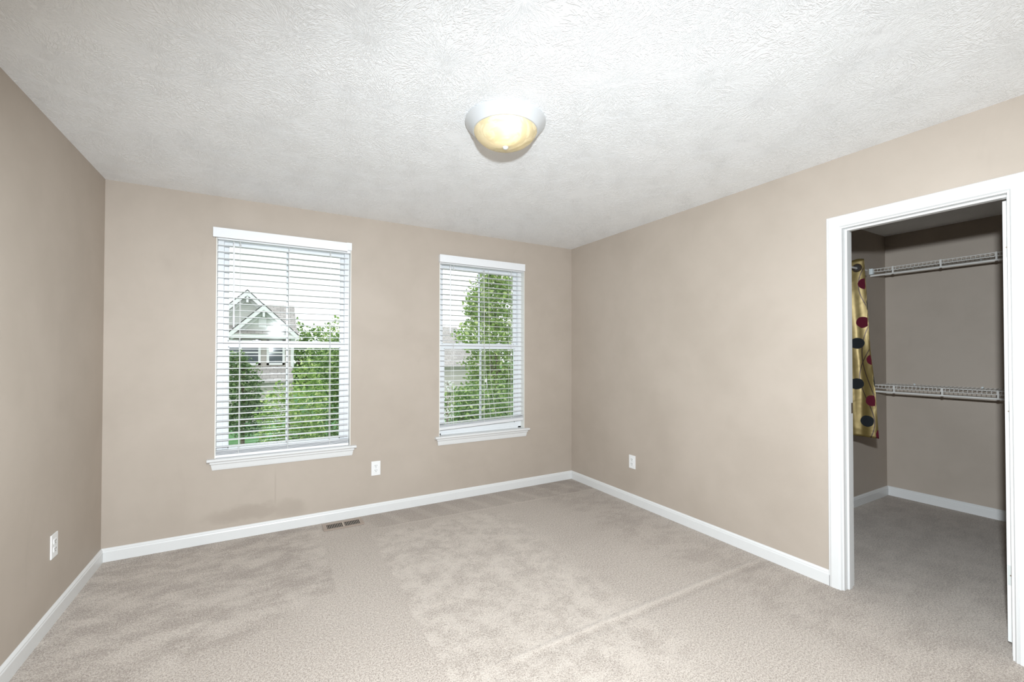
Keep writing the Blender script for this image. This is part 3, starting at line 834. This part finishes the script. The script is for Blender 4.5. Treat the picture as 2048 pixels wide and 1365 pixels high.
def plant(name, label, cat, base, blobs, size, count, mat, group=None, trunk=.06, shell=.5, push=1):
    """blobs: (cx,cy,cz,rx,ry,rz) crown lobes in world space"""
    if push != 1:
        P0 = (CAMP.x, CAMP.y, CAMP.z)
        blobs = [tuple(P0[i]+(q[i]-P0[i])*push for i in range(3)) + tuple(v*push for v in q[3:]) for q in blobs]
        base = tuple(P0[i]+(base[i]-P0[i])*push for i in range(2)); size *= push
    bx_, by_ = base; r = empty(name, (bx_, by_, GZ)); tag(r, label, cat, group)
    vol = np.array([q[3]*q[4]*q[5] for q in blobs])**(2/3); vol /= vol.sum(); P = []
    for q, f in zip(blobs, vol):
        n = int(count*f); d = rng.normal(size=(n, 3)); d /= np.linalg.norm(d, axis=1)[:, None]
        rad = rng.uniform(shell**3, 1, n)**(1/3)
        bumpy = 1 + .13*np.sin(d[:, 0]*7+q[0]) * np.sin(d[:, 2]*8+q[2]) + .10*np.sin(d[:, 1]*13+d[:, 2]*11)
        P.append(np.array(q[:3]) + d*(rad*bumpy)[:, None]*np.array(q[3:]))
    P = np.concatenate(P); P = P[P[:, 2] > GZ+.05] - np.array((bx_, by_, GZ))
    me = leaves_mesh(P, size); me.materials.append(M[mat])
    o = bpy.data.objects.new('foliage', me); COL.objects.link(o); o.parent = r
    b = MB(); ctr = Vector(np.mean([q[:3] for q in blobs], axis=0)) - Vector((bx_, by_, GZ))
    zt = max(q[2]+q[5]*.4 for q in blobs) - GZ
    pts = [Vector((0, 0, 0)), Vector((ctr.x*.3, ctr.y*.3, zt*.35)), Vector((ctr.x*.8, ctr.y*.8, zt*.7)), Vector((ctr.x, ctr.y, zt))]
    b.tube(pts, [trunk, trunk*.8, trunk*.45, trunk*.12], 8)
    for q in blobs:
        e = Vector(q[:3]) - Vector((bx_, by_, GZ)); s = pts[1].lerp(pts[2], random.random())
        b.tube([s, s.lerp(e, .5)+Vector((0, 0, .1)), e], [trunk*.4, trunk*.25, trunk*.08], 6)
        for _ in range(5):
            dd = Vector((random.gauss(0, 1), random.gauss(0, 1), random.gauss(.3, 1))).normalized()
            b.tube([e, e + Vector((dd.x*q[3], dd.y*q[4], dd.z*q[5]))*.85], [trunk*.12, trunk*.04], 5)
    b.build('trunk', 'bark', r, smooth=True)
    return r
# seen through the left window
plant('garden_tree', 'leafy green tree filling the lower right of the left window', 'tree', (2.9, 7.6),
      [(2.95, 7.8, -.6, 1.35, 1.1, 1.5), (2.75, 7.6, .75, 1.0, .9, .85), (3.0, 7.8, 1.45, .75, .7, .60), (2.25, 7.0, -1.2, .75, .8, .9)], .085, 17000, 'leaf_mid', 'trees outside', push=1.24)
plant('garden_shrub', 'bright yellow green shrub low in the left window', 'shrub', (1.35, 7.2),
      [(1.45, 7.2, -1.25, .60, .6, 1.15), (1.05, 7.3, -2.0, .75, .6, .85), (1.70, 7.0, .10, .42, .4, 1.15), (1.12, 7.3, -.25, .42, .4, .85)], .075, 8500, 'leaf_bright', 'shrubs outside', .04)
plant('slender_tree', 'slender dark green tree in front of the neighbour house', 'tree', (.1, 15.0),
      [(.12, 15, -.1, .62, .6, 1.2), (-.1, 15.1, .9, .38, .4, .50), (.30, 15, -1.1, .85, .7, .7)], .12, 4200, 'leaf_dark', 'trees outside', .08)
# distant tree line behind both houses
k = 0
for (tx, ty, tz, rx_, rz_) in ((3.7, 40, 1.3, 2.8, 3.4), (7.4, 45, 1.2, 3.2, 4.3), (8.0, 33, .95, 1.7, 2.7), (15.9, 54, .9, 3.9, 4.2), (16.2, 38, .9, 2.8, 2.8), (24.5, 47, .6, 3.6, 3.6)):
    plant('distant_tree', ('far tree right behind the neighbour house roof', 'far tree seen in the middle of the left window', 'far tree at the right edge of the left window', 'far tree above the brown roof in the right window', 'far tree behind the maple, left one', 'far tree behind the maple, right one')[k], 'tree',
          (tx, ty), [(tx, ty, tz-.4, rx_, 2, rz_), (tx-1, ty-.5, tz-1.5, rx_, 2, 2.6)], .34, 3500, 'leaf_mid' if k in (0, 3) else 'leaf_bright' if k == 1 else 'leaf_mid', 'distant trees', .15)
    k += 1
# seen through the right window
plant('maple_tree', 'tall light green tree filling the right window', 'tree', (6.2, 6.3),
      [(6.25, 6.3, 2.6, .95, .9, .80), (6.2, 6.3, 3.4, .55, .6, .60), (5.75, 6.0, 1.75, .85, .7, .50), (6.3, 6.4, 1.0, .95, .8, .8), (6.5, 6.6, 0, 1.3, .9, 1.0), (5.55, 6.0, 2.45, .38, .4, .45)], .105, 11500, 'leaf_bright', 'trees outside', .07, .3, push=1.26)
plant('garden_shrub', 'green shrub low in the right window', 'shrub', (5.0, 5.4),
      [(4.75, 5.2, -.1, .75, .6, .75), (5.6, 5.6, -.2, .9, .6, .9), (5.0, 5.4, -1.4, 1.2, .7, 1.3)], .085, 9500, 'leaf_mid', 'shrubs outside', .05)
plant('flowering_shrub', 'white flowering shrub at the left edge of the right window', 'shrub', (4.35, 5.3),
      [(4.33, 5.0, .62, .14, .15, .13), (4.30, 5.1, .1, .18, .2, .3), (4.35, 5.2, -1.2, .30, .3, 1.2)], .06, 600, 'petal', 'shrubs outside', .03, push=.84)
